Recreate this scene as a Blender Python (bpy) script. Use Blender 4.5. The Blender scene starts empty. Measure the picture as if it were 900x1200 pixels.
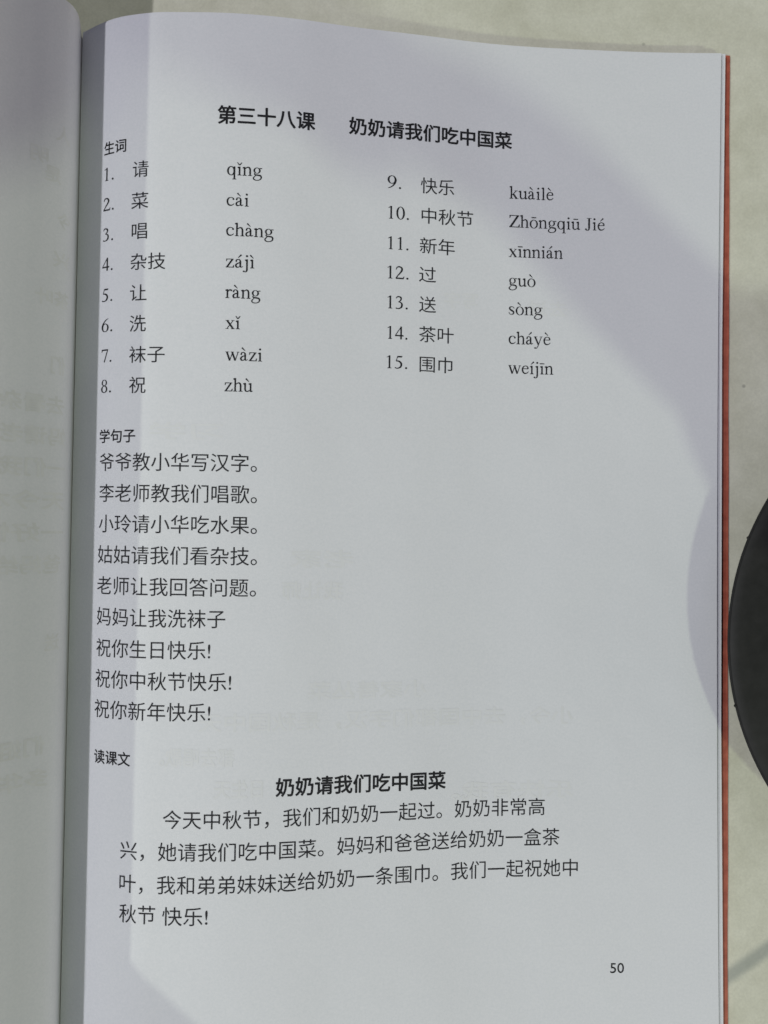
import bpy, bmesh, math, random
from mathutils import Vector, Matrix

random.seed(50)
scene = bpy.context.scene
col = scene.collection
MM = 0.001

# ------------------------------------------------------------------ camera
cam_data = bpy.data.cameras.new("camera")
cam_data.sensor_fit = 'HORIZONTAL'
cam_data.sensor_width = 36.0
cam_data.lens = 36.0
cam_data.clip_start = 0.005
cam_data.clip_end = 50.0
cam = bpy.data.objects.new("camera", cam_data)
col.objects.link(cam)
Rcam = Matrix(((0.9999146, -0.0128341, 0.0024536),
               (0.0128890, 0.9996322, -0.0238603),
               (-0.0021464, 0.0238899, 0.9997123)))
cam.matrix_world = Matrix.Translation((0, 0, 0.240)) @ Rcam.to_4x4()
cam_data.dof.use_dof = True
cam_data.dof.focus_distance = 0.231
cam_data.dof.aperture_fstop = 13.0
scene.camera = cam

# ------------------------------------------------------------------ world, lamps, exposure
world = bpy.data.worlds.new("World")
scene.world = world
world.use_nodes = True
bg = world.node_tree.nodes["Background"]
bg.inputs[1].default_value = 0.20
# added room fill: brighter from the right to lift the left page, dimmer left
wt = world.node_tree
w_tc = wt.nodes.new('ShaderNodeTexCoord')
w_sx = wt.nodes.new('ShaderNodeSeparateXYZ')
w_mr = wt.nodes.new('ShaderNodeMapRange')
w_mr.inputs['From Min'].default_value = -1.0
w_mr.inputs['From Max'].default_value = 1.0
w_rp = wt.nodes.new('ShaderNodeValToRGB')
w_rp.color_ramp.elements[0].color = (0.09, 0.10, 0.24, 1)
w_rp.color_ramp.elements[1].color = (3.5, 3.25, 2.95, 1)
w_mid = w_rp.color_ramp.elements.new(0.5)
w_mid.color = (0.53, 0.55, 0.76, 1)
w_side = w_rp.color_ramp.elements.new(0.82)
w_side.color = (0.85, 0.85, 0.96, 1)
wt.links.new(w_tc.outputs['Generated'], w_sx.inputs['Vector'])
wt.links.new(w_sx.outputs['X'], w_mr.inputs['Value'])
wt.links.new(w_mr.outputs['Result'], w_rp.inputs['Fac'])
wt.links.new(w_rp.outputs['Color'], bg.inputs[0])

def ceiling_lamp(name, direction, dist, watts, colour, diameter, aim=(0, 0, 0)):
    d = bpy.data.lights.new(name, 'AREA')
    d.shape = 'DISK'
    d.size = diameter
    d.energy = watts
    d.color = colour
    o = bpy.data.objects.new(name, d)
    col.objects.link(o)
    v = Vector(direction).normalized()
    o.location = Vector(aim) + v * dist
    o.rotation_euler = v.to_track_quat('Z', 'Y').to_euler()
    return o

# main cool lamp, high on the left and a little towards the reader
ceiling_lamp("ceiling_lamp", (-1.0, -0.50, 1.84), 3.0, 35.0, (0.93, 0.925, 1.0), 0.030, (-0.09, 0, 0.01))
# weaker greenish lamp, lower on the left
ceiling_lamp("ceiling_lamp", (-1.0, 0.0, 1.19), 3.0, 13.5, (0.93, 1.0, 0.80), 0.045, (-0.07, 0, 0.016))
# wide warm lamp, low on the right near the reader
ceiling_lamp("ceiling_lamp", (0.405, -0.65, 0.643), 3.0, 16.5, (0.86, 1.0, 0.70), 0.17, (0.08, -0.0, 0.0))

scene.view_settings.view_transform = 'Standard'
scene.view_settings.look = 'None'
scene.view_settings.exposure = 0.06
scene.view_settings.gamma = 1.0

# ------------------------------------------------------------------ helpers
def link_mesh(name, bm, mat, parent=None, smooth=True):
    me = bpy.data.meshes.new(name)
    bm.normal_update()
    for e in bm.edges:                       # cut edges stay crisp
        if len(e.link_faces) == 2 and e.calc_face_angle(0.0) > 0.7:
            e.smooth = False
    bm.to_mesh(me)
    bm.free()
    me.materials.append(mat)
    if smooth:
        for p in me.polygons:
            p.use_smooth = True
    o = bpy.data.objects.new(name, me)
    col.objects.link(o)
    if parent:
        o.parent = parent
    return o

def empty(name, loc, label, cat):
    o = bpy.data.objects.new(name, None)
    o.empty_display_size = 0.01
    o.location = loc
    col.objects.link(o)
    o["label"] = label
    o["category"] = cat
    return o

def node(nt, kind, **kw):
    n = nt.nodes.new(kind)
    for k, v in kw.items():
        if k in n.inputs.keys():
            n.inputs[k].default_value = v
        else:
            setattr(n, k, v)
    return n

def base_material(name, colour, rough, spec=0.3):
    m = bpy.data.materials.new(name)
    m.use_nodes = True
    nt = m.node_tree
    b = nt.nodes["Principled BSDF"]
    b.inputs["Base Color"].default_value = (*colour, 1)
    b.inputs["Roughness"].default_value = rough
    b.inputs["Specular IOR Level"].default_value = spec
    return m, nt, b

def noise_colour(nt, b, c0, c1, scale, detail=4.0, lo=0.35, hi=0.65, rough=0.6):
    tc = node(nt, 'ShaderNodeTexCoord')
    n = node(nt, 'ShaderNodeTexNoise', Scale=scale, Detail=detail, Roughness=rough)
    nt.links.new(tc.outputs['Object'], n.inputs['Vector'])
    r = node(nt, 'ShaderNodeValToRGB')
    r.color_ramp.elements[0].position = lo
    r.color_ramp.elements[1].position = hi
    r.color_ramp.elements[0].color = (*c0, 1)
    r.color_ramp.elements[1].color = (*c1, 1)
    nt.links.new(n.outputs['Fac'], r.inputs['Fac'])
    nt.links.new(r.outputs['Color'], b.inputs['Base Color'])
    return tc, n, r

def bump(nt, b, tc, scale, strength, distance, detail=3.0):
    n = node(nt, 'ShaderNodeTexNoise', Scale=scale, Detail=detail, Roughness=0.6)
    nt.links.new(tc.outputs['Object'], n.inputs['Vector'])
    bp = node(nt, 'ShaderNodeBump', Strength=strength, Distance=distance)
    nt.links.new(n.outputs['Fac'], bp.inputs['Height'])
    nt.links.new(bp.outputs['Normal'], b.inputs['Normal'])

# paper
M_paper, nt, b = base_material("paper", (0.76, 0.765, 0.77), 0.75, 0.25)
tc, n, r = noise_colour(nt, b, (0.713, 0.726, 0.750), (0.795, 0.794, 0.816), 1300.0, 5.0, 0.28, 0.72, 0.75)
wave = node(nt, 'ShaderNodeTexNoise', Scale=26.0, Detail=2.0, Roughness=0.5)
nt.links.new(tc.outputs['Object'], wave.inputs['Vector'])
b_wave = node(nt, 'ShaderNodeBump', Strength=1.0, Distance=0.0011)
nt.links.new(wave.outputs['Fac'], b_wave.inputs['Height'])
fibre = node(nt, 'ShaderNodeTexNoise', Scale=1900.0, Detail=4.0, Roughness=0.65)
nt.links.new(tc.outputs['Object'], fibre.inputs['Vector'])
b_fibre = node(nt, 'ShaderNodeBump', Strength=0.35, Distance=0.0001)
nt.links.new(fibre.outputs['Fac'], b_fibre.inputs['Height'])
nt.links.new(b_wave.outputs['Normal'], b_fibre.inputs['Normal'])
nt.links.new(b_fibre.outputs['Normal'], b.inputs['Normal'])
# cut edges of the sheets
M_edge, nt, b = base_material("cut_paper_edge", (0.70, 0.69, 0.70), 0.85, 0.1)
tc = node(nt, 'ShaderNodeTexCoord')
mp = node(nt, 'ShaderNodeMapping')
mp.inputs['Scale'].default_value = (0.0, 12.0, 3200.0)
n = node(nt, 'ShaderNodeTexNoise', Scale=1.0, Detail=2.0)
r = node(nt, 'ShaderNodeValToRGB')
r.color_ramp.elements[0].position = 0.35
r.color_ramp.elements[1].position = 0.62
r.color_ramp.elements[0].color = (0.58, 0.56, 0.58, 1)
r.color_ramp.elements[1].color = (0.80, 0.77, 0.78, 1)
nt.links.new(tc.outputs['Object'], mp.inputs['Vector'])
nt.links.new(mp.outputs['Vector'], n.inputs['Vector'])
nt.links.new(n.outputs['Fac'], r.inputs['Fac'])
nt.links.new(r.outputs['Color'], b.inputs['Base Color'])
# inks
M_ink, nt, b = base_material("black_ink", (0.022, 0.022, 0.025), 0.7, 0.2)
noise_colour(nt, b, (0.005, 0.005, 0.006), (0.03, 0.03, 0.034), 2500.0, 2.0)
M_grey_ink, nt, b = base_material("thin_black_ink", (0.035, 0.035, 0.04), 0.7, 0.2)
noise_colour(nt, b, (0.006, 0.006, 0.008), (0.045, 0.045, 0.05), 2500.0, 2.0)
M_ghost, nt, b = base_material("print_showing_through", (0.705, 0.708, 0.70), 0.75, 0.25)
noise_colour(nt, b, (0.737, 0.744, 0.748), (0.768, 0.771, 0.781), 260.0, 2.0)
M_ghost_dark, nt, b = base_material("print_showing_through_darker", (0.64, 0.64, 0.62), 0.75, 0.25)
noise_colour(nt, b, (0.70, 0.705, 0.70), (0.760, 0.764, 0.769), 260.0, 2.0)
# red card cover
M_cover, nt, b = base_material("red_card", (0.40, 0.07, 0.05), 0.55, 0.4)
tc, n, r = noise_colour(nt, b, (0.37, 0.082, 0.050), (0.51, 0.135, 0.082), 260.0, 4.0)
bump(nt, b, tc, 1500.0, 0.15, 0.0001)
# black stand
M_black, nt, b = base_material("matte_black", (0.016, 0.016, 0.0155), 0.62, 0.35)
tc, n, r = noise_colour(nt, b, (0.0135, 0.0135, 0.0125), (0.021, 0.0205, 0.0195), 220.0, 5.0)
bump(nt, b, tc, 1800.0, 0.12, 0.0001)
M_rim, nt, b = base_material("black_rubber", (0.03, 0.03, 0.029), 0.7, 0.3)
tc, n, r = noise_colour(nt, b, (0.014, 0.014, 0.0135), (0.021, 0.021, 0.020), 500.0, 4.0)

# table laminate: cream, mottled, with specks and one soft grey streak
M_table, nt, b = base_material("cream_table_laminate", (0.6, 0.6, 0.5), 0.6, 0.3)
tc, n, r = noise_colour(nt, b, (0.59, 0.58, 0.465), (0.725, 0.715, 0.60), 55.0, 6.0, 0.32, 0.68)
fine = node(nt, 'ShaderNodeTexNoise', Scale=1400.0, Detail=3.0)
nt.links.new(tc.outputs['Object'], fine.inputs['Vector'])
fr = node(nt, 'ShaderNodeMapRange')
fr.inputs['From Min'].default_value = 0.3
fr.inputs['From Max'].default_value = 0.7
fr.inputs['To Min'].default_value = 0.93
fr.inputs['To Max'].default_value = 1.04
nt.links.new(fine.outputs['Fac'], fr.inputs['Value'])
mul = node(nt, 'ShaderNodeMix', data_type='RGBA', blend_type='MULTIPLY')
mul.inputs[0].default_value = 1.0
nt.links.new(r.outputs['Color'], mul.inputs[6])
nt.links.new(fr.outputs['Result'], mul.inputs[7])
# specks
vo = node(nt, 'ShaderNodeTexVoronoi', Scale=95.0)
vo.inputs['Randomness'].default_value = 1.0
nt.links.new(tc.outputs['Object'], vo.inputs['Vector'])
vr = node(nt, 'ShaderNodeMapRange')
vr.inputs['From Min'].default_value = 0.035
vr.inputs['From Max'].default_value = 0.075
vr.inputs['To Min'].default_value = 1.0
vr.inputs['To Max'].default_value = 0.0
nt.links.new(vo.outputs['Distance'], vr.inputs['Value'])
sp = node(nt, 'ShaderNodeSeparateColor')
nt.links.new(vo.outputs['Color'], sp.inputs['Color'])
gate = node(nt, 'ShaderNodeMapRange')
gate.inputs['From Min'].default_value = 0.45
gate.inputs['From Max'].default_value = 1.0
gate.inputs['To Min'].default_value = 0.0
gate.inputs['To Max'].default_value = 0.75
nt.links.new(sp.outputs['Red'], gate.inputs['Value'])
sm = node(nt, 'ShaderNodeMath', operation='MULTIPLY')
nt.links.new(vr.outputs['Result'], sm.inputs[0])
nt.links.new(gate.outputs['Result'], sm.inputs[1])
mx = node(nt, 'ShaderNodeMix', data_type='RGBA')
mx.inputs[7].default_value = (0.20, 0.20, 0.17, 1)
nt.links.new(sm.outputs[0], mx.inputs[0])
nt.links.new(mul.outputs[2], mx.inputs[6])
# soft grey streak
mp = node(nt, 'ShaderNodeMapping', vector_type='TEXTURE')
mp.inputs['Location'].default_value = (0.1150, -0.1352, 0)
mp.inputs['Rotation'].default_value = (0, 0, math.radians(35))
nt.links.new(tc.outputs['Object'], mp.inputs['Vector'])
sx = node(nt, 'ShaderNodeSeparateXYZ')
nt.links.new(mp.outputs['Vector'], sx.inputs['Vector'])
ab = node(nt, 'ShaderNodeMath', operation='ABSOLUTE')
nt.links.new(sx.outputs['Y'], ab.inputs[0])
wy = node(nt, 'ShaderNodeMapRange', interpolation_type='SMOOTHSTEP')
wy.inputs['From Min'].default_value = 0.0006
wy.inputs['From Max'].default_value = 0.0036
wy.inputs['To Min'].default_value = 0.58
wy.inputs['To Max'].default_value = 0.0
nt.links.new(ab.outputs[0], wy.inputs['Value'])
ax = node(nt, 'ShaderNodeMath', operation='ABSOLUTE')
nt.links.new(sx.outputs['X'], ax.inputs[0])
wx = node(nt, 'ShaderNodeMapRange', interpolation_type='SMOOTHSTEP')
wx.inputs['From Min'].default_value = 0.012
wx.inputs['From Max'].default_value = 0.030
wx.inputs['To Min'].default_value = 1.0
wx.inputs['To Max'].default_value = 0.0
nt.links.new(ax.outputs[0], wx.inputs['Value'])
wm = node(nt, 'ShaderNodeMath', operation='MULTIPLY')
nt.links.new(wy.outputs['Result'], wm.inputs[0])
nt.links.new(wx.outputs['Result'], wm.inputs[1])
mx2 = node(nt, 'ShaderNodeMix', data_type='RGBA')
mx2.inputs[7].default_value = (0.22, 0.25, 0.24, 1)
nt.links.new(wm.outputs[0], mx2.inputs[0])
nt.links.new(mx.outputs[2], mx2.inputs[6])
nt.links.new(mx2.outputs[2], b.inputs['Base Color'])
bump(nt, b, tc, 900.0, 0.10, 0.0002)

# ------------------------------------------------------------------ table top
TABLE_Z = -5.4
bm = bmesh.new()
bmesh.ops.create_cube(bm, size=1.0)
for v in bm.verts:
    v.co = Vector((v.co.x * 1.6, v.co.y * 1.0, v.co.z * 0.025 + TABLE_Z * MM - 0.0125))
bmesh.ops.bevel(bm, geom=bm.edges[:], offset=0.003, segments=3, affect='EDGES')
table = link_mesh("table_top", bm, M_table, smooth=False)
table["kind"] = "structure"
table["label"] = "cream mottled table top under the open book"
table["category"] = "table"

# ------------------------------------------------------------------ page profiles (mm)
KX = [-95, -88, -82, -76, -70, -62, -48, -30, -12, 8, 32, 60, 85, 110]
KZ = [6.116, 10.546, 13.428, 15.113, 16.268, 16.515, 16.34, 14.319, 10.749, 7.364, 3.267, 1.009, -0.02, 0.0]
def grads():
    g = []
    for i in range(len(KX)):
        if i == 0:
            g.append((KZ[1] - KZ[0]) / (KX[1] - KX[0]))
        elif i == len(KX) - 1:
            g.append((KZ[-1] - KZ[-2]) / (KX[-1] - KX[-2]))
        else:
            h0 = KX[i] - KX[i-1]; h1 = KX[i+1] - KX[i]
            d0 = (KZ[i] - KZ[i-1]) / h0; d1 = (KZ[i+1] - KZ[i]) / h1
            g.append((d0 * h1 + d1 * h0) / (h0 + h1))
    return g
KG = grads()
def zr(x):
    i = 0
    while i < len(KX) - 2 and x > KX[i+1]:
        i += 1
    h = KX[i+1] - KX[i]; t = (x - KX[i]) / h
    return ((2*t**3 - 3*t**2 + 1) * KZ[i] + (t**3 - 2*t**2 + t) * h * KG[i]
            + (-2*t**3 + 3*t**2) * KZ[i+1] + (t**3 - t**2) * h * KG[i+1])

class Profile:
    """arc-length lookup along a cross-section polyline of (x, z) in mm"""
    def __init__(self, pts):
        self.p = pts
        self.s = [0.0]
        for a, b in zip(pts, pts[1:]):
            self.s.append(self.s[-1] + math.hypot(b[0]-a[0], b[1]-a[1]))
        self.n = []
        for i in range(len(pts)):
            a = pts[max(0, i-1)]; b = pts[min(len(pts)-1, i+1)]
            l = math.hypot(b[0]-a[0], b[1]-a[1])
            self.n.append((-(b[1]-a[1]) / l, (b[0]-a[0]) / l))
    def at(self, s):
        lo, hi = 0, len(self.s) - 1
        s = min(max(s, 0.0), self.s[-1])
        while hi - lo > 1:
            m = (lo + hi) // 2
            if self.s[m] <= s: lo = m
            else: hi = m
        t = (s - self.s[lo]) / (self.s[hi] - self.s[lo])
        a, b = self.p[lo], self.p[hi]; na, nb = self.n[lo], self.n[hi]
        return (a[0]+(b[0]-a[0])*t, a[1]+(b[1]-a[1])*t, na[0]+(nb[0]-na[0])*t, na[1]+(nb[1]-na[1])*t)

def catmull(pts, steps):
    out = []
    P = [pts[0]] + list(pts) + [pts[-1]]
    for i in range(1, len(P) - 2):
        p0, p1, p2, p3 = P[i-1], P[i], P[i+1], P[i+2]
        for k in range(steps):
            t = k / steps
            out.append(tuple(0.5 * (2*p1[j] + (p2[j]-p0[j])*t + (2*p0[j]-5*p1[j]+4*p2[j]-p3[j])*t*t
                                    + (3*p1[j]-p0[j]-3*p2[j]+p3[j])*t**3) for j in range(len(p1))))
    out.append(tuple(pts[-1]))
    return out

Y_TOP, Y_BOT = 152.5, -170.0
RIGHT = Profile([(-96 + 0.5 * i, zr(-96 + 0.5 * i)) for i in range(401)])   # ends at x = 104
def fore_edge(y):
    return 103.45 + 0.95 * (y / 150.0) ** 2 - 104.0        # a slightly bowed cut edge

# ------------------------------------------------------------------ the book
book = empty("open_book", (0, 0, TABLE_Z * MM), "open paperback lesson book with Chinese word lists, red cover edge showing at right", "book")
OFF = Vector((0, 0, -TABLE_Z * MM))       # children are built in scene millimetres, so lift them back

def book_part(name, bm, mat, parent=None, smooth=True):
    o = link_mesh(name, bm, mat, parent or book, smooth)
    if (parent or book) is book:
        o.location = OFF
    return o

ys = [Y_BOT + (Y_TOP - Y_BOT) * i / 48 for i in range(49)]
# right leaf: a thin sheet with top, bottom and edges
def sheet(fn, nu, yy, thick):
    """fn(u index, y) -> (x, z, nx, nz) ; closed sheet of given thickness (mm)"""
    bm = bmesh.new()
    top = [[None] * len(yy) for _ in range(nu)]
    bot = [[None] * len(yy) for _ in range(nu)]
    for i in range(nu):
        for j, y in enumerate(yy):
            x, z, nx, nz = fn(i, y)
            top[i][j] = bm.verts.new((x*MM, y*MM, z*MM))
            bot[i][j] = bm.verts.new(((x - nx*thick)*MM, y*MM, (z - nz*thick)*MM))
    for i in range(nu - 1):
        for j in range(len(yy) - 1):
            bm.faces.new((top[i][j], top[i+1][j], top[i+1][j+1], top[i][j+1]))
            bm.faces.new((bot[i][j], bot[i][j+1], bot[i+1][j+1], bot[i+1][j]))
    for j in range(len(yy) - 1):
        bm.faces.new((top[0][j], top[0][j+1], bot[0][j+1], bot[0][j]))
        bm.faces.new((top[-1][j], bot[-1][j], bot[-1][j+1], top[-1][j+1]))
    for i in range(nu - 1):
        bm.faces.new((top[i][0], bot[i][0], bot[i+1][0], top[i+1][0]))
        bm.faces.new((top[i][-1], top[i+1][-1], bot[i+1][-1], bot[i][-1]))
    bmesh.ops.recalc_face_normals(bm, faces=bm.faces[:])
    return bm

NR = len(RIGHT.p)
def right_fn(i, y):
    x, z = RIGHT.p[i]; nx, nz = RIGHT.n[i]
    w = max(0.0, (x - 60.0) / 44.0) ** 2
    return x + fore_edge(y) * w, z, nx, nz
right_page = book_part("right_page", sheet(right_fn, NR, ys, 0.11), M_paper)

# the leaves beneath it
def under_leaf(drop, ext, y_in):
    def fn(i, y):
        x, z = RIGHT.p[i]; nx, nz = RIGHT.n[i]
        w = max(0.0, (x - 60.0) / 44.0) ** 2
        k = min(1.0, max(0.0, (x + 96.0) / 40.0))
        return x + (fore_edge(y) + ext) * w, z - drop * k - 0.13, nx, nz
    return sheet(fn, NR, [Y_BOT + 0.4, -60, 60, Y_TOP - y_in], 0.11)
for drop, ext, yi in ((1.20, 1.00, -0.55), (1.42, 1.95, -0.75)):
    book_part("leaf", under_leaf(drop, ext, yi), M_paper)

# solid block of the remaining leaves under the right page
bm = bmesh.new()
rows = []
for y in (Y_BOT + 0.6, -80, 0, 80, Y_TOP + 0.9):
    up = []; dn = []
    for i in range(0, NR, 4):
        x, z = RIGHT.p[i]
        w = max(0.0, (x - 60.0) / 44.0) ** 2
        k = min(1.0, max(0.0, (x + 96.0) / 40.0))
        up.append(bm.verts.new(((x + (fore_edge(y) + 2.1) * w)*MM, y*MM, (z - 1.75*k - 0.25)*MM)))
        dn.append(bm.verts.new(((x + (fore_edge(y) + 2.75) * w)*MM, y*MM, -4.55*MM)))
    rows.append((up, dn))
for (u0, d0), (u1, d1) in zip(rows, rows[1:]):
    for i in range(len(u0) - 1):
        bm.faces.new((u0[i], u0[i+1], u1[i+1], u1[i]))
        bm.faces.new((d0[i], d1[i], d1[i+1], d0[i+1]))
    bm.faces.new((u0[0], u1[0], d1[0], d0[0]))
    bm.faces.new((u0[-1], d0[-1], d1[-1], u1[-1]))
for (u, d), flip in ((rows[0], 0), (rows[-1], 1)):
    for i in range(len(u) - 1):
        bm.faces.new((u[i], d[i], d[i+1], u[i+1]))
bmesh.ops.recalc_face_normals(bm, faces=bm.faces[:])
book_part("page_block", bm, M_edge, smooth=False)

# left leaf: steep wall out of the gutter, rolling over and held up towards the reader's left hand
LP = catmull([(-97.2, -1.0), (-96.6, 4.5), (-94.9, 9.9), (-93.8, 13.8), (-93.5, 16.8), (-93.9, 19.4), (-95.3, 22.0), (-98.0, 25.3),
              (-101.5, 28.8), (-105.5, 34.0), (-110.5, 44.0), (-115.5, 58.0), (-119.6, 70.0), (-122.2, 75.8),
              (-127.0, 79.0), (-136.0, 84.0), (-150.0, 93.0), (-170.0, 104.0), (-182.0, 108.0)], 8)
LEFT = Profile(LP)
LIFT = [(-300, -45.0), (-140, -46.5), (-133.5, -53.7), (-129.5, -58.7), (-125.5, -63.7), (-122.5, -67.9), (-119.5, -71), (-104, -90), (0, -95), (300, -95)]  # unseen lower corner, raised so its shadow rounds off near the gutter
def lift(y):
    for (a, ra), (c, rc) in zip(LIFT, LIFT[1:]):
        if a <= y <= c:
            r = ra + (rc - ra) * (y - a) / (c - a)
            return max(0.0, 16.4 + 1.19 * (r + 170.0) - 104.0)
    return 0.0
yl = [-170, -166, -162, -158, -154, -150, -147, -144, -142, -140, -138, -136, -134, -132, -130.5, -129, -127.5, -126, -124.5, -123, -121.5, -120, -118, -114, -110, -104, -90, -60, -30, 0, 30, 60, 90, 110, 125, 135, 142, 147, 150, 152.5]
def left_fn(i, y):
    x, z = LEFT.p[i]; nx, nz = LEFT.n[i]
    k = min(1.0, max(0.0, (-126.0 - x) / 44.0)) ** 1.3
    return x, z + lift(y) * k, nx, nz
left_page = book_part("left_page", sheet(lambda i, y: (left_fn(i, y)[0], left_fn(i, y)[1], -left_fn(i, y)[2], -left_fn(i, y)[3]), len(LP), yl, 0.11), M_paper)

# remaining leaves of the left half, lying under the lifted leaf
bm = bmesh.new()
prof = [(-96.3, 4.6), (-97.2, 9.0), (-99.0, 13.0), (-104, 17.0), (-114, 19.0), (-135, 17.0), (-180, 10.0), (-240, 3.0), (-290, 1.0), (-293, -4.55), (-96.3, -4.55)]
a = [bm.verts.new((x*MM, (Y_BOT+0.5)*MM, z*MM)) for x, z in prof]
c = [bm.verts.new((x*MM, (Y_TOP-0.6)*MM, z*MM)) for x, z in prof]
for i in range(len(prof)):
    j = (i + 1) % len(prof)
    bm.faces.new((a[i], a[j], c[j], c[i]))
bm.faces.new(a[::-1]); bm.faces.new(c)
bmesh.ops.recalc_face_normals(bm, faces=bm.faces[:])
book_part("page_block", bm, M_edge, smooth=False)

# red card cover, one sheet under the whole book, a little larger than the leaves
bm = bmesh.new()
def cover_edge(y):
    return 109.0 + 0.15 * (y / 150.0) ** 2 + 0.10 * math.sin(y * 0.11) * math.sin(y * 0.037)
yy = [Y_BOT - 1.5 + (154.7 - Y_BOT + 1.5) * i / 60 for i in range(61)]
tl = []; tr = []; bl = []; br = []
for y in yy:
    tl.append(bm.verts.new((-0.298, y*MM, -4.60*MM))); bl.append(bm.verts.new((-0.298, y*MM, -5.2*MM)))
    tr.append(bm.verts.new((cover_edge(y)*MM, y*MM, -4.60*MM))); br.append(bm.verts.new((cover_edge(y)*MM, y*MM, -5.2*MM)))
for j in range(len(yy) - 1):
    bm.faces.new((tl[j], tr[j], tr[j+1], tl[j+1])); bm.faces.new((bl[j], bl[j+1], br[j+1], br[j]))
    bm.faces.new((tr[j], br[j], br[j+1], tr[j+1])); bm.faces.new((tl[j], tl[j+1], bl[j+1], bl[j]))
bm.faces.new((tl[0], bl[0], br[0], tr[0])); bm.faces.new((tl[-1], tr[-1], br[-1], bl[-1]))
cov = book_part("cover", bm, M_cover, smooth=False)
cov["label"] = "red card cover"

# ------------------------------------------------------------------ printing
def put_on_page(bm, profile, lift_mm, mirror=False):
    """verts hold (s, y, layer) in mm: bend them onto the page"""
    for v in bm.verts:
        s, y, k = v.co
        x, z, nx, nz = profile.at(s)
        if profile is LEFT:
            nx, nz = -nx, -nz
        if profile is RIGHT and x > 60:
            x += fore_edge(y) * ((x - 60.0) / 44.0) ** 2
        h = lift_mm + k
        v.co = ((x + nx*h)*MM, y*MM, (z + nz*h)*MM)

def refine(bm, limit=1.3):
    for _ in range(3):
        long = [e for e in bm.edges if e.calc_length() > limit]
        if not long:
            break
        bmesh.ops.subdivide_edges(bm, edges=long, cuts=1)
        bmesh.ops.triangulate(bm, faces=[f for f in bm.faces if len(f.verts) > 4])

WEIGHT = {'title': 0.021, 'head': 0.013, 'body': 0.0, 'word': 0.0, 'folio': 0.004, 'ghost': 0.020}
def text_bm(body, weight):
    c = bpy.data.curves.new("text", 'FONT')
    c.body = body
    c.size = 1.0
    c.offset = min(weight, 0.0)
    c.resolution_u = 4
    o = bpy.data.objects.new("text", c)
    col.objects.link(o)
    dg = bpy.context.evaluated_depsgraph_get()
    dg.update()
    me = o.evaluated_get(dg).to_mesh()
    bm = bmesh.new()
    bm.from_mesh(me)
    o.evaluated_get(dg).to_mesh_clear()
    bpy.data.objects.remove(o)
    bpy.data.curves.remove(c)
    if weight > 0:                      # heavier cut: the same outlines laid over one another, slightly spread
        one = bm.copy()
        for k in range(8):
            a = 2 * math.pi * k / 8
            tmp = one.copy()
            for v in tmp.verts:
                v.co += Vector((weight * math.cos(a), weight * math.sin(a), 0.0015 * (k + 1)))
            me2 = bpy.data.meshes.new("copy")
            tmp.to_mesh(me2); tmp.free()
            bm.from_mesh(me2)
            bpy.data.meshes.remove(me2)
        one.free()
    return bm

# --- a small roman typeface with serifs (1000 units to the em)
class Glyph:
    def __init__(self, adv): self.adv = adv; self.polys = []
    def poly(self, *p): self.polys.append([tuple(q) for q in p]); return self
    def rect(self, x0, y0, x1, y1): return self.poly((x0,y0),(x1,y0),(x1,y1),(x0,y1))
    def disc(self, x, y, r, n=14): return self.poly(*[(x+r*math.cos(2*math.pi*i/n), y+r*math.sin(2*math.pi*i/n)) for i in range(n)])
    def line(self, pts, steps=5):
        q = catmull([tuple(map(float, p)) for p in pts], steps) if len(pts) > 2 else [tuple(map(float, p)) for p in pts]
        L = []; R = []
        for i in range(len(q)):
            a = q[max(0,i-1)]; b = q[min(len(q)-1,i+1)]
            d = math.hypot(b[0]-a[0], b[1]-a[1]) or 1.0
            nx, ny = -(b[1]-a[1])/d, (b[0]-a[0])/d
            w = q[i][2] / 2
            L.append((q[i][0]+nx*w, q[i][1]+ny*w)); R.append((q[i][0]-nx*w, q[i][1]-ny*w))
        for i in range(len(q)-1):
            self.poly(R[i], R[i+1], L[i+1], L[i])
        return self
    def ring(self, cx, cy, rx, ry, ix, iy, tilt=0.0, n=28):
        o = []; m = []
        for i in range(n):
            a = 2*math.pi*i/n
            o.append((cx+rx*math.cos(a), cy+ry*math.sin(a)))
            m.append((cx+ix*math.cos(a+tilt), cy+iy*math.sin(a+tilt)))
        for i in range(n):
            j = (i+1) % n
            self.poly(m[i], o[i], o[j], m[j])
        return self
    def stem(self, x, y0, y1, w=78, flag=True, foot=True):
        self.rect(x-w/2, y0, x+w/2, y1)
        if flag: self.poly((x-w/2, y1-105), (x-w/2, y1), (x-w/2-62, y1-28), (x-w/2-62, y1-62))
        if foot: self.poly((x-w/2-62, y0), (x+w/2+62, y0), (x+w/2+62, y0+24), (x+w/2, y0+45), (x-w/2, y0+45), (x-w/2-62, y0+24))
        return self
G = {}
def g(ch, adv): G[ch] = Glyph(adv); return G[ch]
g('n',500).stem(112,0,450).stem(385,0,330,flag=False).line([(150,365,34),(220,425,46),(295,438,66),(355,405,80),(385,315,78)])
g('h',500).stem(112,0,683).stem(385,0,330,flag=False).line([(150,365,34),(220,425,46),(295,438,66),(355,405,80),(385,315,78)])
g('u',500).line([(110,450,78),(110,250,78),(112,120,78),(140,50,74),(200,22,58),(270,35,46),(345,95,34)]).stem(385,0,450,foot=False).poly((68,345),(68,450),(8,425),(8,395)).poly((427,0),(490,28),(490,52),(427,75))
g('i',278).stem(140,0,450)
g('l',278).stem(140,0,683)
g('j',278).stem(160,-40,450,foot=False).line([(160,0,78),(158,-90,82),(135,-165,62),(70,-198,40),(5,-182,50)]).disc(5,-168,42)
g('r',333).stem(110,0,450).line([(150,335,34),(195,405,50),(245,428,62),(300,412,60)]).disc(300,396,46)
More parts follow.
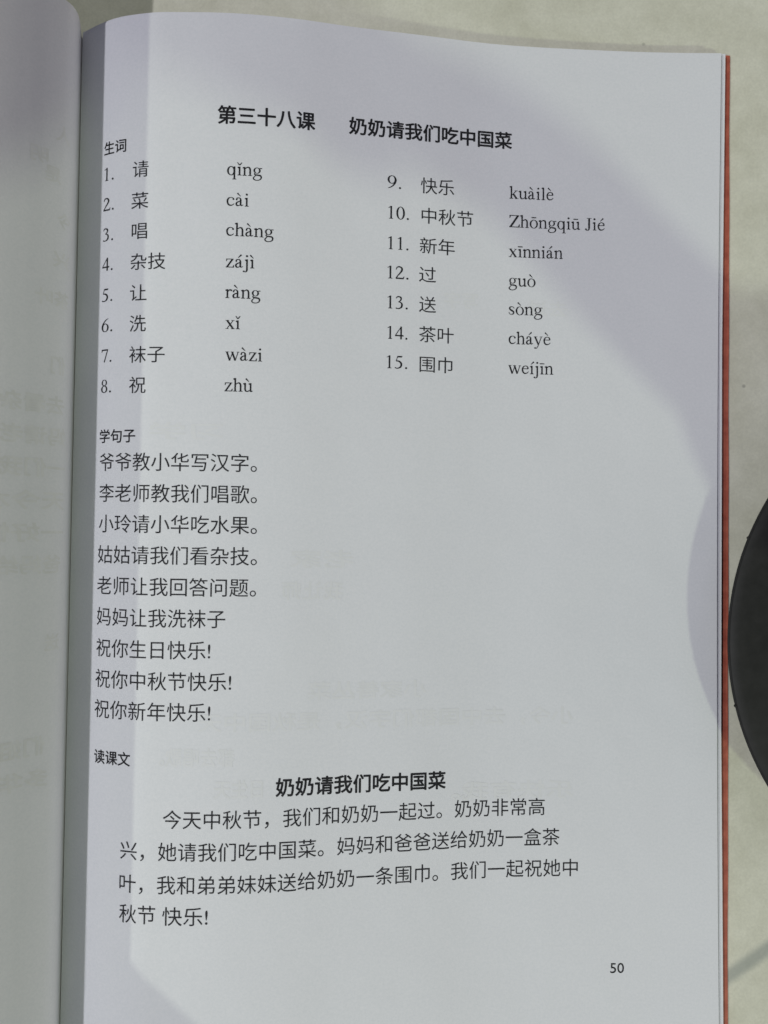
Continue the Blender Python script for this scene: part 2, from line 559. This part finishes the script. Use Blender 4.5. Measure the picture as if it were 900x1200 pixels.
g('a',444).line([(82,325,66),(100,400,58),(165,430,40),(230,418,54),(272,365,74),(280,290,80),(280,110,80),(300,48,66),(345,38,42),(410,85,26)]).line([(275,275,34),(180,235,48),(95,185,70),(66,110,82),(100,38,72),(165,28,48),(230,52,40),(280,100,36)]).disc(84,335,40)
g('c',444).line([(375,370,52),(325,415,44),(235,432,36),(140,400,60),(82,310,80),(72,215,78),(98,110,78),(165,42,72),(250,32,58),(330,58,42),(405,125,26)]).disc(365,352,46)
g('e',444).rect(95,258,378,296).line([(372,270,76),(352,370,66),(290,425,44),(215,430,40),(135,395,56),(82,305,78),(70,215,78),(98,110,78),(165,42,72),(250,32,58),(330,60,42),(405,135,26)])
g('o',500).ring(250,222,224,238,138,206,0.18)
g('s',389).line([(325,330,26),(300,405,36),(205,432,38),(115,405,62),(92,340,80),(130,275,88),(210,225,90),(290,165,86),(308,95,76),(255,32,54),(165,22,38),(85,55,34),(52,145,26)])
g('z',444).rect(45,412,400,450).rect(22,0,415,40).line([(345,425,76),(78,22,76)]).poly((45,450),(36,318),(64,318),(95,412)).poly((425,140),(396,140),(355,40),(415,0))
g('x',500).line([(92,438,92),(405,12,92)]).line([(400,438,38),(88,12,38)]).rect(12,426,205,450).rect(308,426,472,450).rect(10,0,175,24).rect(288,0,492,24)
g('w',722).line([(78,440,86),(232,0,86)]).line([(232,0,38),(368,410,38)]).line([(345,440,86),(505,0,86)]).line([(505,0,38),(648,440,38)]).rect(10,426,195,450).rect(270,426,435,450).rect(575,426,712,450)
g('k',500).stem(112,0,683).line([(150,205,36),(375,432,36)]).line([(212,268,92),(400,10,92)]).rect(275,426,462,450).rect(300,0,508,24)
g('y',500).line([(75,440,88),(262,8,78)]).line([(420,440,38),(262,10,38),(205,-120,40),(150,-180,44),(85,-178,50)]).disc(78,-168,44).rect(10,426,200,450).rect(322,426,482,450)
g('q',500).ring(225,222,202,238,116,200,0.12).stem(388,-217,450,flag=False)
g('g',500).ring(225,298,178,156,98,128,0.12).line([(330,400,34),(400,415,44),(472,414,46)]).line([(140,185,34),(98,120,52),(150,78,64),(290,62,76),(400,35,80),(436,-50,70),(385,-150,50),(250,-200,40),(110,-182,52),(50,-110,62),(85,-35,48),(165,45,34)])
g('Z',611).rect(45,620,575,662).rect(20,0,590,44).line([(500,635,100),(95,25,100)]).poly((45,662),(36,500),(66,500),(110,620)).poly((598,175),(566,175),(510,44),(590,0))
g('J',389).rect(183,120,277,662).line([(230,160,94),(226,70,78),(190,10,58),(120,-4,44),(55,32,56)]).disc(58,52,48).rect(105,636,372,662)
g('0',500).ring(250,331,222,345,128,312,0.08)
g('1',500).stem(262,0,676,w=82,flag=False).poly((118,592),(118,562),(222,600),(304,676),(280,676))
g('2',500).line([(52,490,28),(90,595,50),(170,645,64),(270,635,74),(345,565,88),(345,465,88),(275,345,70),(165,210,54),(55,58,46)]).rect(32,0,430,74).poly((430,0),(475,145),(448,145),(405,74))
g('3',500).line([(58,545,28),(115,622,50),(205,648,62),(300,612,78),(330,535,78),(285,435,60),(185,365,30)]).line([(185,365,30),(300,345,60),(372,255,86),(352,110,86),(240,26,56),(115,20,48),(50,50,58)])
g('4',500).rect(298,0,382,676).line([(335,650,38),(38,205,38)]).rect(20,158,470,228)
g('5',500).poly((165,590),(400,590),(432,668),(175,668)).line([(178,640,36),(112,400,36)]).line([(110,395,36),(230,395,74),(335,330,88),(378,215,92),(335,95,82),(220,26,52),(115,22,48),(45,58,54)])
g('6',500).ring(255,212,212,222,122,188,0.1).line([(445,672,24),(300,605,48),(165,470,66),(92,320,78),(84,205,88)])
g('7',500).rect(30,592,452,662).line([(428,625,56),(215,0,64)]).poly((30,662),(20,500),(46,500),(90,592))
g('8',500).ring(250,510,172,164,98,132,0.25).ring(250,178,202,190,116,154,-0.2)
g('9',500).ring(245,464,212,222,122,188,0.1).line([(55,4,24),(200,70,48),(335,205,66),(408,355,78),(416,470,88)])
g('.',250).disc(125,46,54)
g(' ',250)
ACC = {'1':'macron','2':'acute','3':'caron','4':'grave'}
TONE = {'ǐ':('i','3'),'à':('a','4'),'á':('a','2'),'ì':('i','4'),'ù':('u','4'),'è':('e','4'),'ō':('o','1'),'ū':('u','1'),'é':('e','2'),'ī':('i','1'),'ò':('o','4'),'í':('i','2')}
CX = {'a':222,'e':225,'i':140,'o':250,'u':250,'j':160}
def glyph_polys(ch):
    tone = None
    if ch in TONE: ch, tone = TONE[ch]
    base = G[ch]
    polys = list(base.polys)
    extra = Glyph(0)
    if tone:
        cx = CX[ch]
        if tone == '1': extra.rect(cx-128, 545, cx+128, 598)
        if tone == '4': extra.line([(cx-108, 668, 78), (cx+52, 512, 26)])
        if tone == '2': extra.line([(cx+108, 668, 78), (cx-52, 512, 26)])
        if tone == '3': extra.line([(cx-112, 668, 36), (cx-4, 525, 50)]).line([(cx+112, 668, 36), (cx+4, 525, 50)])
    elif ch in 'ij':
        extra.disc(CX[ch]-4, 612, 54)
    return base.adv, polys + extra.polys

def serif_bm(body):
    bm = bmesh.new()
    pen = 0.0; k = 0
    for ch in body:
        adv, polys = glyph_polys(ch)
        for p in polys:
            k = (k + 1) % 12
            vs = [bm.verts.new(((pen + x)/1000, y/1000, 0.003 * k)) for x, y in p]
            try: bm.faces.new(vs)
            except ValueError: pass
        pen += adv
    return bm

LINES = [
    ('第三十八课', 'title', 47.36, 76.1, 121.96, 5.8),
    ('奶奶请我们吃中国菜', 'title', 86.32, 137.58, 122.19, 5.6),
    ('生词', 'head', 11.57, 19.71, 113.54, 4.3),
    ('1.', 'serif', 11.94, 15.5, 103.74, 5.8),
    ('请', 'word', 22.07, 27.14, 105.86, 5.35),
    ('qǐng', 'serif', 50.42, 60.62, 104.02, 5.8),
    ('2.', 'serif', 11.78, 15.78, 94.6, 5.8),
    ('菜', 'word', 21.81, 27.34, 96.43, 5.35),
    ('cài', 'serif', 50.46, 56.91, 94.86, 5.8),
    ('3.', 'serif', 11.77, 15.77, 85.44, 5.8),
    ('唱', 'word', 22.16, 27.13, 87.4, 5.35),
    ('chàng', 'serif', 50.49, 64.28, 85.95, 5.8),
    ('4.', 'serif', 11.8, 15.85, 76.44, 5.8),
    ('杂技', 'word', 21.94, 32.86, 78.24, 5.35),
    ('zájì', 'serif', 50.53, 58.84, 76.58, 5.8),
    ('5.', 'serif', 11.93, 15.94, 67.17, 5.8),
    ('让', 'word', 22.02, 27.39, 69.01, 5.35),
    ('ràng', 'serif', 50.57, 60.72, 67.52, 5.8),
    ('6.', 'serif', 12.1, 16.18, 58.06, 5.8),
    ('洗', 'word', 22.09, 27.32, 59.91, 5.35),
    ('xǐ', 'serif', 50.73, 55.06, 58.42, 5.8),
    ('7.', 'serif', 12.27, 16.1, 48.97, 5.8),
    ('袜子', 'word', 22.16, 33.15, 50.74, 5.35),
    ('wàzi', 'serif', 50.89, 61.52, 49.14, 5.8),
    ('8.', 'serif', 12.4, 16.19, 39.83, 5.8),
    ('祝', 'word', 22.38, 27.63, 41.75, 5.35),
    ('zhù', 'serif', 50.8, 58.95, 40.05, 5.8),
    ('9.', 'serif', 98.33, 102.55, 104.1, 5.8),
    ('快乐', 'word', 108.65, 119.26, 105.87, 5.35),
    ('kuàilè', 'serif', 136.93, 150.92, 104.0, 5.8),
    ('10.', 'serif', 98.71, 105.05, 94.76, 5.8),
    ('中秋节', 'word', 109.03, 125.36, 96.59, 5.35),
    ('Zhōngqiū Jié', 'serif', 136.88, 167.32, 95.0, 5.8),
    ('11.', 'serif', 98.75, 105.03, 85.4, 5.8),
    ('新年', 'word', 108.6, 119.65, 87.29, 5.35),
    ('xīnnián', 'serif', 136.83, 154.05, 85.62, 5.8),
    ('12.', 'serif', 98.69, 105.14, 76.43, 5.8),
    ('过', 'word', 108.44, 113.8, 78.37, 5.35),
    ('guò', 'serif', 136.91, 145.45, 76.47, 5.8),
    ('13.', 'serif', 98.8, 105.04, 67.29, 5.8),
    ('送', 'word', 108.55, 113.91, 69.17, 5.35),
    ('sòng', 'serif', 137.0, 147.69, 67.54, 5.8),
    ('14.', 'serif', 98.92, 105.05, 58.01, 5.8),
    ('茶叶', 'word', 108.67, 119.55, 60.01, 5.35),
    ('cháyè', 'serif', 137.08, 150.33, 58.36, 5.8),
    ('15.', 'serif', 98.78, 105.08, 49.06, 5.8),
    ('围巾', 'word', 108.96, 119.24, 50.82, 5.35),
    ('weíjīn', 'serif', 137.03, 151.3, 49.16, 5.8),
    ('学句子', 'head', 12.23, 24.67, 26.83, 4.3),
    ('爷爷教小华写汉字。', 'body', 12.46, 60.53, 19.13, 5.8),
    ('李老师教我们唱歌。', 'body', 12.63, 60.69, 9.97, 5.8),
    ('小玲请小华吃水果。', 'body', 12.66, 60.84, 0.96, 5.8),
    ('姑姑请我们看杂技。', 'body', 12.59, 60.99, -8.12, 5.8),
    ('老师让我回答问题。', 'body', 12.52, 60.89, -17.27, 5.8),
    ('妈妈让我洗袜子', 'body', 12.69, 52.21, -26.39, 5.8),
    ('祝你生日快乐!', 'body', 12.72, 48.08, -35.55, 5.8),
    ('祝你中秋节快乐!', 'body', 12.65, 54.24, -44.58, 5.8),
    ('祝你新年快乐!', 'body', 12.56, 48.41, -53.42, 5.8),
    ('读课文', 'head', 12.81, 25.16, -67.45, 4.3),
    ('奶奶请我们吃中国菜', 'title', 67.51, 118.59, -75.34, 5.7),
    ('今天中秋节，我们和奶奶一起过。奶奶非常高', 'body', 35.25, 149.67, -84.25, 5.75),
    ('兴，她请我们吃中国菜。妈妈和爸爸送给奶奶一盒茶', 'body', 22.62, 154.37, -93.5, 5.75),
    ('叶，我和弟弟妹妹送给奶奶一条围巾。我们一起祝她中', 'body', 22.57, 160.12, -102.91, 5.75),
    ('秋节', 'body', 22.69, 33.6, -111.54, 5.75),
    ('快乐!', 'body', 35.62, 48.7, -111.82, 5.75),
    ('50', 'folio', 170.45, 174.71, -133.55, 4.3),
    ('菜丛善家小', 'ghost', 76.26, 112.35, -47.57, 5.6),
    ('天中国秋是，汉字们都国中去，今小', 'ghost', 44.88, 158.46, -56.33, 5.75),
    ('。歌唱去都', 'ghost', 33.74, 55.61, -66.4, 5.75),
    ('天生日', 'ghost', 49.67, 63.83, -75.52, 5.75),
    ('。我有快乐', 'ghost', 120.15, 158.62, -78.9, 5.75),
    ('师让我', 'ghost', 68.32, 86.5, -18.04, 5.75),
    ('家老', 'ghost', 70.66, 89.7, -8.71, 5.75),
    ('字写', 'ghost', 116.32, 127.17, 71.18, 5.3),
    ('过去', 'ghost', 142.94, 155.66, 69.78, 5.3),
    ('学习', 'ghost', 29.05, 50.76, 28.26, 5.3),
]
for body, style, s0, s1, yc, em in LINES:
    if style == 'serif':
        bm = serif_bm(body)
    else:
        bm = text_bm(body[::-1] if style == 'ghost' else body, WEIGHT[style])
    xs = [v.co.x for v in bm.verts]
    xa, xb = min(xs), max(xs)
    kx = (s1 - s0) / (xb - xa)
    for v in bm.verts:
        u = (v.co.x - xa) * kx
        if style == 'ghost':
            u = (s1 - s0) - u
        if style == 'serif':
            y = yc + v.co.y * em
        elif style == 'folio':
            y = yc + (v.co.y - 0.36) * em
        else:
            y = yc + (v.co.y - 0.38) * em
        v.co = (s0 + u, y, v.co.z)
    refine(bm)
    put_on_page(bm, RIGHT, 0.03 if style == 'ghost' else 0.07)
    bmesh.ops.recalc_face_normals(bm, faces=bm.faces[:])
    mat = M_ghost if style == 'ghost' else (M_ink if style in ('title', 'serif', 'head', 'folio') else M_grey_ink)
    name = {'title': 'bold_title', 'head': 'section_heading', 'body': 'printed_sentence', 'word': 'printed_word',
            'serif': 'printed_spelling', 'folio': 'page_number', 'ghost': 'show_through_print'}[style]
    if style == 'serif' and body[0].isdigit():
        name = 'item_number'
    link_mesh(name, bm, mat, right_page, smooth=False)

# faint print of the other side showing through the left leaf (mirrored); s runs from the gutter
LEFT_LINES = [('是', 16, 21, 100.5, 5.0), ('人', 13, 18, 113, 5.0), ('今', 12, 17, 88, 5.0), ('兴', 12, 18, 76.5, 5.0), ('茶叶', 12, 23, 65, 5.0),
              ('明', 20, 25, 105, 5.0), ('们', 13, 18, 46, 5.4), ('去看杂技', 13, 38, 34.5, 5.6), ('妈请老师', 12, 38, 25.5, 5.6), ('一们我教', 12, 38, 16.5, 5.6),
              ('天今水', 12, 36, 7.3, 5.6), ('一好快', 12, 36, -1.8, 5.6), ('爸妈给我', 13, 38, -10.8, 5.6), ('送', 13, 18, -33, 5.0),
              ('们姐的', 17, 36, -61.5, 5.6), ('多华', 16, 30, -70.5, 5.6)]
for body, s0, s1, yc, em in LEFT_LINES:
    bm = text_bm(body, 0.026)
    xs = [v.co.x for v in bm.verts]
    xa, xb = min(xs), max(xs)
    for v in bm.verts:
        v.co = (s0 + (v.co.x - xa) * (s1 - s0) / (xb - xa), yc + (v.co.y - 0.38) * em, v.co.z)
    refine(bm, 1.0)
    for v in bm.verts:
        v.co.x += 6.9
    put_on_page(bm, LEFT, 0.04)
    bmesh.ops.recalc_face_normals(bm, faces=bm.faces[:])
    link_mesh("show_through_print", bm, M_ghost_dark, left_page, smooth=False)

# ------------------------------------------------------------------ the black stand beside the book
SX, SY = 183.2, -31.4
stand = empty("lamp_stand", (SX*MM, SY*MM, TABLE_Z*MM), "matte black round base of a stand, beside the book's red edge at right", "stand")
def lathe(profile, n=160):
    bm = bmesh.new()
    rings = []
    for r, z in profile:
        if r < 1e-6:
            rings.append([bm.verts.new((0, 0, z*MM))])
        else:
            rings.append([bm.verts.new((r*MM*math.cos(2*math.pi*i/n), r*MM*math.sin(2*math.pi*i/n), z*MM)) for i in range(n)])
    for a, b in zip(rings, rings[1:]):
        for i in range(n):
            j = (i + 1) % n
            if len(a) == 1 and len(b) > 1: bm.faces.new((a[0], b[i], b[j]))
            elif len(b) == 1 and len(a) > 1: bm.faces.new((a[i], a[j], b[0]))
            elif len(a) > 1: bm.faces.new((a[i], a[j], b[j], b[i]))
    bmesh.ops.recalc_face_normals(bm, faces=bm.faces[:])
    return bm
T = -TABLE_Z        # heights below are above the table
R0 = 81.7
base = link_mesh("base", lathe([(0, T+13.2), (30, T+13.2), (R0-9, T+13.1), (R0-3, T+13.05), (R0-1.4, T+12.85), (R0-0.5, T+12.4), (R0-0.6, T+12.3), (0, T+12.2)]), M_black, stand)
link_mesh("rim", lathe([(R0-1.0, T+12.25), (R0-0.45, T+12.25), (R0, T+11.7), (R0-0.4, T+10.9), (R0-2.5, T+9.2), (R0-7, T+7.2), (R0-18, T+6.0), (0, T+6.0)]), M_rim, base)
for ang in (158.0, 193.5):
    nub = bmesh.new()
    r = math.radians(ang)
    bmesh.ops.create_uvsphere(nub, u_segments=10, v_segments=6, radius=0.00045,
                              matrix=Matrix.Translation(((R0 - 0.1)*MM*math.cos(r), (R0 - 0.1)*MM*math.sin(r), (T + 11.8)*MM)))
    link_mesh("moulding_nub", nub, M_black, base)
link_mesh("foot", lathe([(0, T+5.9), (56, T+5.9), (57, T+4), (57, 0.3), (56, 0), (0, 0)]), M_rim, stand)
# arm: rises from the base and bends over towards the book; unseen top end extended for its shadow
def tube(path, radii, n=24):
    bm = bmesh.new()
    rings = []
    for i, p in enumerate(path):
        a = Vector(path[max(0, i-1)]); b = Vector(path[min(len(path)-1, i+1)])
        d = (b - a).normalized()
        u = d.cross(Vector((0, 1, 0)))
        u = u.normalized() if u.length > 1e-3 else Vector((1, 0, 0))
        w = d.cross(u).normalized()
        rings.append([bm.verts.new((Vector(p) + (u*math.cos(2*math.pi*k/n) + w*math.sin(2*math.pi*k/n)) * radii[i]) * MM) for k in range(n)])
    for a, b in zip(rings, rings[1:]):
        for k in range(n):
            bm.faces.new((a[k], a[(k+1) % n], b[(k+1) % n], b[k]))
    bm.faces.new(rings[0][::-1]); bm.faces.new(rings[-1])
    bmesh.ops.recalc_face_normals(bm, faces=bm.faces[:])
    return bm
arm_pts = catmull([(170, SY, T+13), (167, SY, T+45), (159, SY, T+72), (145, SY, T+104), (130, SY, T+138), (108, SY, T+157),
                   (90, SY, T+167), (74, -34, T+177), (58, -46, T+200), (46, -60, T+222), (40, -68, T+232)], 8)
arm = [(x - SX, y - SY, z) for x, y, z in arm_pts]
link_mesh("arm", tube(arm, [19.0 if z < T + 120 else max(12.5, 19.0 - (z - T - 120) * 0.13) for x, y, z in arm]), M_black, stand)
collar = link_mesh("collar", lathe([(0, 0), (37, 0), (37, 4), (33, 30), (31, 56), (26, 62), (0, 62)], 64), M_black, stand)
collar.location = ((166 - SX)*MM, 0, (T + 13.3)*MM)
widener = link_mesh("shadow_widener", lathe([(0, 17), (8, 17), (15, 13), (18, 6), (18, -6), (15, -13), (8, -17), (0, -17)], 48), M_rim, stand)  # unseen swelling on the arm, added to broaden its shadow
widener.location = ((94 - SX)*MM, 0, (T+165)*MM)
widener.rotation_euler = (math.radians(90), 0, 0)
blocker = link_mesh("shadow_blocker", lathe([(0, 20), (13, 20), (17, 15), (27, 2), (33, -8), (31.5, -8), (25, 1), (0, 3)], 64), M_black, stand)  # added out of view; stands in for a phone shadowing the left page
blocker.location = ((36 - SX)*MM, (-76 - SY)*MM, (T+228)*MM)
blocker.rotation_euler = (math.radians(-8), math.radians(8), 0)
